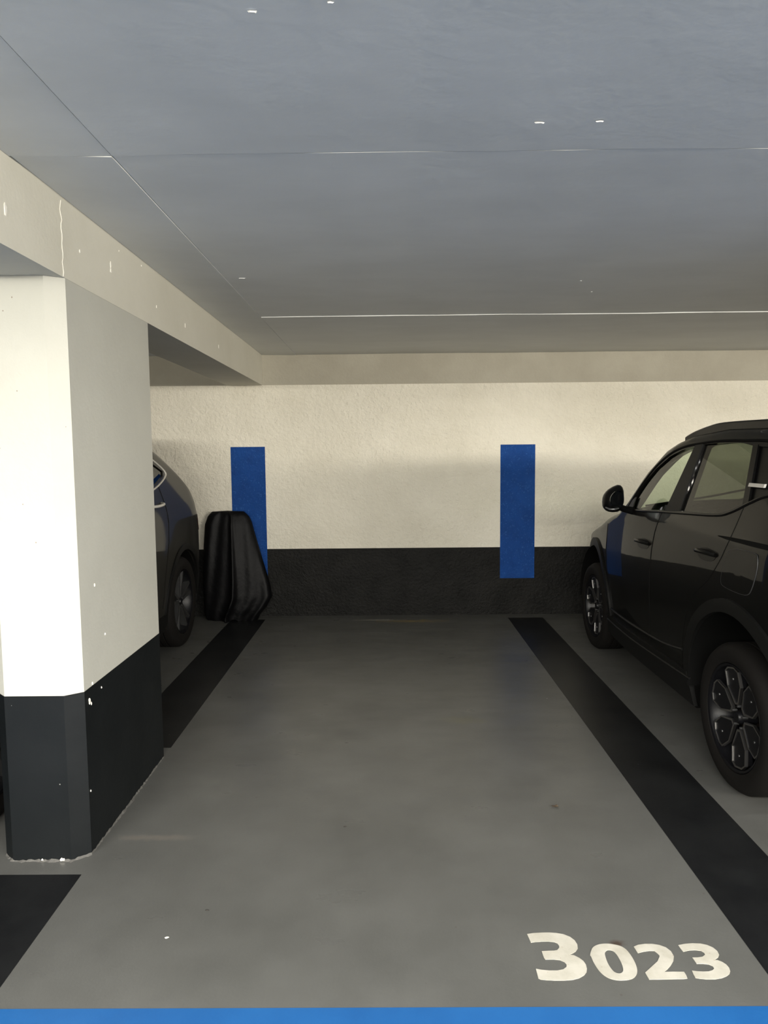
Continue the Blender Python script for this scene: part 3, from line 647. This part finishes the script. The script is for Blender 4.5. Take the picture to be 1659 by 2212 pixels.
# windscreen, tailgate glass, bonnet line, cabin
def top_patch(name, ya, xa, yb, xb, o0, o1, m, parent, nx=14, ny=8):
    G = [[((-1+2*i/nx)*(xa+(xb-xa)*j/ny), ya+(yb-ya)*j/ny) for i in range(nx+1)] for j in range(ny+1)]
    V, F = slab_from(G, lambda p: (p[0], p[1], B1.top(p[1], p[0])+o0), lambda p: (p[0], p[1], B1.top(p[1], p[0])+o1)); return mesh(name, V, F, m, parent, 40)
top_patch('windscreen', 4.13, .605, 4.84, .775, -.018, -.013, g_front, car)
top_patch('tailgate_glass', 2.285, .605, 2.51, .565, -.02, -.014, g_dark, car)
tube('bonnet_gap', [(x, 5.0-.10*(x/.78)**2*0+.02, B1.top(5.02, x)+.001) for x in [-.74+1.48*i/20 for i in range(21)]], .003, m_rubber, car)
tube('wiper', [(-.62, 4.86, B1.top(4.86, .6)+.01), (-.2, 4.80, B1.top(4.8, .2)+.012), (.1, 4.70, B1.top(4.7, .1)+.012)], .007, m_rubber, car)
tube('wiper', [(.05, 4.86, B1.top(4.86, .05)+.01), (.35, 4.80, B1.top(4.8, .35)+.012), (.6, 4.72, B1.top(4.72, .6)+.012)], .007, m_rubber, car)
box('dashboard', -.68, .68, 4.48, 4.86, .62, 1.06, m_cabin, car, .05, 3)
for x in (-.36, .36): build_seat(car, x, 3.95)
box('rear_bench', -.62, .62, 2.95, 3.35, .42, .62, m_seat, car, .06, 3); box('bench_back', -.62, .62, 2.83, 2.97, .60, 1.18, m_seat, car, .05, 3)
for x in (-.4, 0, .4): box('headrest', x-.12, x+.12, 2.84, 2.93, 1.18, 1.33, m_seat, car, .04, 3)
v = []; 
tube('steering_wheel', [(-.36+.18*math.cos(a), 4.38+.07*math.sin(a), .98+.165*math.sin(a)) for a in [2*math.pi*i/28 for i in range(28)]], .014, m_cabin, car, 8, True)
box('interior_mirror', -.11, .11, 4.28, 4.30, 1.47, 1.53, m_cabin, car, .008, 2)
box('number_plate', -.26, .26, 6.245, 6.257, .42, .53, m_grey, car, .004, 1)
box('grille', -.42, .42, 6.23, 6.262, .46, .66, m_rubber, car, .015, 2) if False else None
for o in list(car.children):
    o.location = Vector(o.location)-Vector((0, 4.2, 0))

# ---------------- the left hand car: only its rear side shows past the pillar
X2 = -2.56
B2 = Body(dict(half=.905, sr=.06, bow=(5.2, .01), front_round=(5.95, .22, .45, 2.2), rear_round=(2.9, .30, .9, 2.5),
    dz=([.2, .35, .5, .7, .9, 1.05, 1.14, 1.20, 1.8], [.05, .03, .012, .0, .0, .012, .03, .05, .05+.6*.36]),
    ts=([1.95, 2.0, 2.15, 2.4, 3.0, 3.25, 3.7, 4.1, 4.6, 5.0, 5.3, 5.6, 5.85, 6.03, 6.15, 6.23, 6.30, 6.34], [.60, .75, .85, .93, 1.05, 1.12, 1.50, 1.70, 1.78, 1.75, 1.68, 1.56, 1.43, 1.31, 1.22, 1.10, .85, .62]),
    z0=([1.95, 2.1, 2.3, 6.0, 6.2, 6.34], [.40, .28, .22, .24, .30, .44]),
    cr=([1.95, 2.6, 3.1, 3.5, 4.2, 5.0, 5.6, 6.1, 6.34], [.02, .05, .08, .10, .05, .045, .04, .03, .01])))
car2 = empty('grey_hatchback_car', (X2, 4.2, 0))
tag(car2, 'grey car mostly hidden behind the cream pillar, its rear toward the wall', 'car')
m_paint2 = car_paint('warm_grey_paint', (.022, .021, .018, 1), .06)
RY2, FY2, WR2, RIM2 = 5.57, 2.86, .365, .258
V, F = B2.loft(stations(1.95, 6.34, 90, (6.3, 6.32)))
body = mesh('body', V, F, m_paint2, None)
DWb = [(4.50, 1.26), (4.9, 1.29), (5.18, 1.325), (5.46, 1.39)]; DWt = [(4.50, 1.62), (4.75, 1.63), (5.06, 1.59), (5.50, 1.425)]
EWb = [(3.60, 1.22), (4.0, 1.235), (4.42, 1.255)]; EWt = [(3.76, 1.38), (4.05, 1.54), (4.42, 1.62)]
cuts = [B2.loft(stations(3.2, 5.75, 36), .06, .45, 14, 12)]
for sd in (-1, 1):
    for wy in (RY2, FY2):
        v = []; n = 48
        for xx in (.58, 1.1):
            for j in range(n): a = 2*math.pi*j/n; v.append((sd*xx, wy+.415*math.cos(a), .375+.415*math.sin(a)))
        f = [tuple(range(n)), tuple(range(2*n-1, n-1, -1))]+[(j, n+j, n+(j+1) % n, (j+1) % n) for j in range(n)]
        cuts.append((v, f))
    cuts += [win_cut(DWb, DWt, sd), win_cut(EWb, EWt, sd)]
cuts.append(plan_cut(3.22, .66, 3.85, .56, 1.05, 1.9))
cut(body, cuts); body.parent = car2
bm = bmesh.new(); bm.from_mesh(body.data); bmesh.ops.recalc_face_normals(bm, faces=bm.faces); bm.to_mesh(body.data); bm.free()
body.data.materials.clear(); body.data.materials.append(m_paint2)
body.data.shade_smooth(); body.data.set_sharp_from_angle(angle=math.radians(32))
for sd in (-1, 1):
    patch('window_pane', B2, DWb, DWt, -.014, -.010, sd, g_dark, car2, 18, 8)
    patch('window_pane', B2, EWb, EWt, -.014, -.010, sd, g_front, car2, 18, 8)
    ring_ = [(3.57, 1.205), (4.0, 1.223), (4.5, 1.245), (4.92, 1.275), (5.20, 1.31), (5.48, 1.375), (5.535, 1.425), (5.33, 1.525), (5.06, 1.61), (4.75, 1.648), (4.4, 1.638), (4.03, 1.56), (3.74, 1.40)]
    side_line('chrome_window_frame', B2, ring_, .001, .008, sd, m_satin, car2, True)
    patch('pillar_trim', B2, [(4.42, 1.255), (4.50, 1.26)], [(4.42, 1.625), (4.50, 1.625)], -.004, .003, sd, m_black, car2, 4, 8)
    side_line('door_gap', B2, [(4.46, 1.24), (4.45, .8), (4.42, .40)], 0, .003, sd, m_rubber, car2)
    side_line('door_gap', B2, [(5.26, 1.33), (5.24, 1.1), (5.16, .85), (5.08, .65), (5.05, .42)], 0, .003, sd, m_rubber, car2)
    side_line('door_gap', B2, [(3.42, 1.06), (3.40, .8), (3.40, .42)], 0, .003, sd, m_rubber, car2)
    for hy, hz in ((5.08, 1.185), (4.12, 1.15)):
        P_ = [(sd*(B2.hw(a, b)+o_), a, b) for a, b, o_ in ((hy-.10, hz-.004, .004), (hy-.05, hz-.002, .034), (hy+.05, hz+.004, .036), (hy+.10, hz+.008, .004))]
        tube('door_handle', catmull(P_, 5), .011, m_satin, car2, 8)['label'] = 'chrome door handle'
    patch('sill_cladding', B2, [(3.28, .235), (5.12, .235)], [(3.30, .34), (5.10, .36)], -.004, .014, sd, m_clad, car2, 20, 4)
    for wy in (RY2, FY2):
        A = arc(wy, .375, .414, -14, 194, 40); O = arc(wy, .375, .462, -14, 194, 40)
        patch('arch_cladding', B2, A, O, -.01, .012, sd, m_clad, car2, 40, 3)
        v = []; f = []; n = 40
        for xx in (.60, .885):
            for q in range(n+1): a = math.radians(-4+188*q/n); v.append((sd*xx, wy+.41*math.cos(a), .375+.41*math.sin(a)))
        for q in range(n): f.append((q, q+1, n+2+q, n+1+q))
        mesh('wheel_liner', v, f, m_rubber, car2, 60)
        wheel(car2, sd, sd*.885, wy, WR2, RIM2, 'five')
    patch('tail_lamp', B2, [(6.05, .90), (6.25, .90)], [(6.10, 1.03), (6.22, 1.05)], -.004, .004, sd, m_lens, car2, 8, 4)
    patch('headlamp', B2, [(2.05, .66), (2.45, .70)], [(2.08, .74), (2.42, .82)], -.004, .004, sd, m_clear, car2, 8, 4)
box('dashboard', -.66, .66, 3.3, 3.62, .62, 1.04, m_cabin, car2, .05, 3)
box('rear_bench', -.62, .62, 4.95, 5.3, .46, .64, m_seat, car2, .06, 3); box('bench_back', -.62, .62, 5.30, 5.42, .62, 1.18, m_seat, car2, .05, 3)
for x in (-.36, .36):
    box('seat', x-.24, x+.24, 3.95, 4.45, .46, .64, m_seat, car2, .06, 3); box('seat_back', x-.24, x+.24, 4.45, 4.57, .60, 1.16, m_seat, car2, .05, 3)
    box('headrest', x-.12, x+.12, 4.48, 4.56, 1.19, 1.34, m_seat, car2, .04, 3)
for o in list(car2.children): o.location = Vector(o.location)-Vector((0, 4.2, 0))

# ------------------------------------------------------------------ the black cover by the wall
m_cover = mat('black_cover_sheet', (.0022, .0022, .0026, 1), .5, spec=.14); bump(m_cover, [(5, .35, 3), (22, .15, 3)], .02)
V = []; F = []; nz, na = 44, 120; H_ = 1.02
for i in range(nz+1):
    q = i/nz; z = H_*q
    xl = itp(z, [0, .05, .3, .7, .9, .98, 1.02], [-1.72, -1.745, -1.755, -1.745, -1.73, -1.70, -1.66])
    xr_ = itp(z, [0, .05, .12, .22, .34, .6, .8, .93, .98, 1.02], [-1.24, -1.22, -1.16, -1.105, -1.125, -1.20, -1.255, -1.29, -1.315, -1.36])
    cx_ = (xl+xr_)/2; hx = (xr_-xl)/2; dep = itp(z, [0, .1, .5, .9, 1.0, 1.02], [.085, .098, .085, .06, .045, .03]); yc = itp(z, [0, 1], [6.455, 6.50])
    for j in range(na):
        nf = int(na*.7)
        if j < nf: u = -1+2*j/nf; front = True
        else: u = 1-2*(j-nf)/(na-nf); front = False
        x = cx_+hx*u; bul = max(0., 1-abs(u)**5)**.5
        if front:
            amp = .010+.024*(1-q); v_ = u-.40*(q-.5)
            fold = math.sin(5.2*v_+.9)*.6+.25*math.sin(13*v_-2*q+1.)
            ridge = 1.5*math.exp(-((u+.02-.36*(q-.35))/.075)**2)
            y = yc-(dep+amp*(fold+ridge))*bul
        else: y = yc+dep*bul*.9
        zz = z+(.012*math.sin(5*u+1.)+.006*math.sin(15*u))*(1-q)**4*(1 if front else 0)
        V.append((x, min(y, YW-.006), max(zz, .0012)))
for i in range(nz):
    for j in range(na): F.append((i*na+j, i*na+(j+1) % na, (i+1)*na+(j+1) % na, (i+1)*na+j))
tip = len(V); V.append((-1.51, 6.50, H_+.008)); V.append((-1.5, 6.46, .002))
for j in range(na): F.append((nz*na+j, nz*na+(j+1) % na, tip)); F.append(((j+1) % na, j, tip+1))
cv = mesh('black_cover', V, F, m_cover, None, 60); rebase(cv, (-1.48, 6.46, 0))
tag(cv, 'black sheet draped in folds over an upright load against the wall', 'cover')
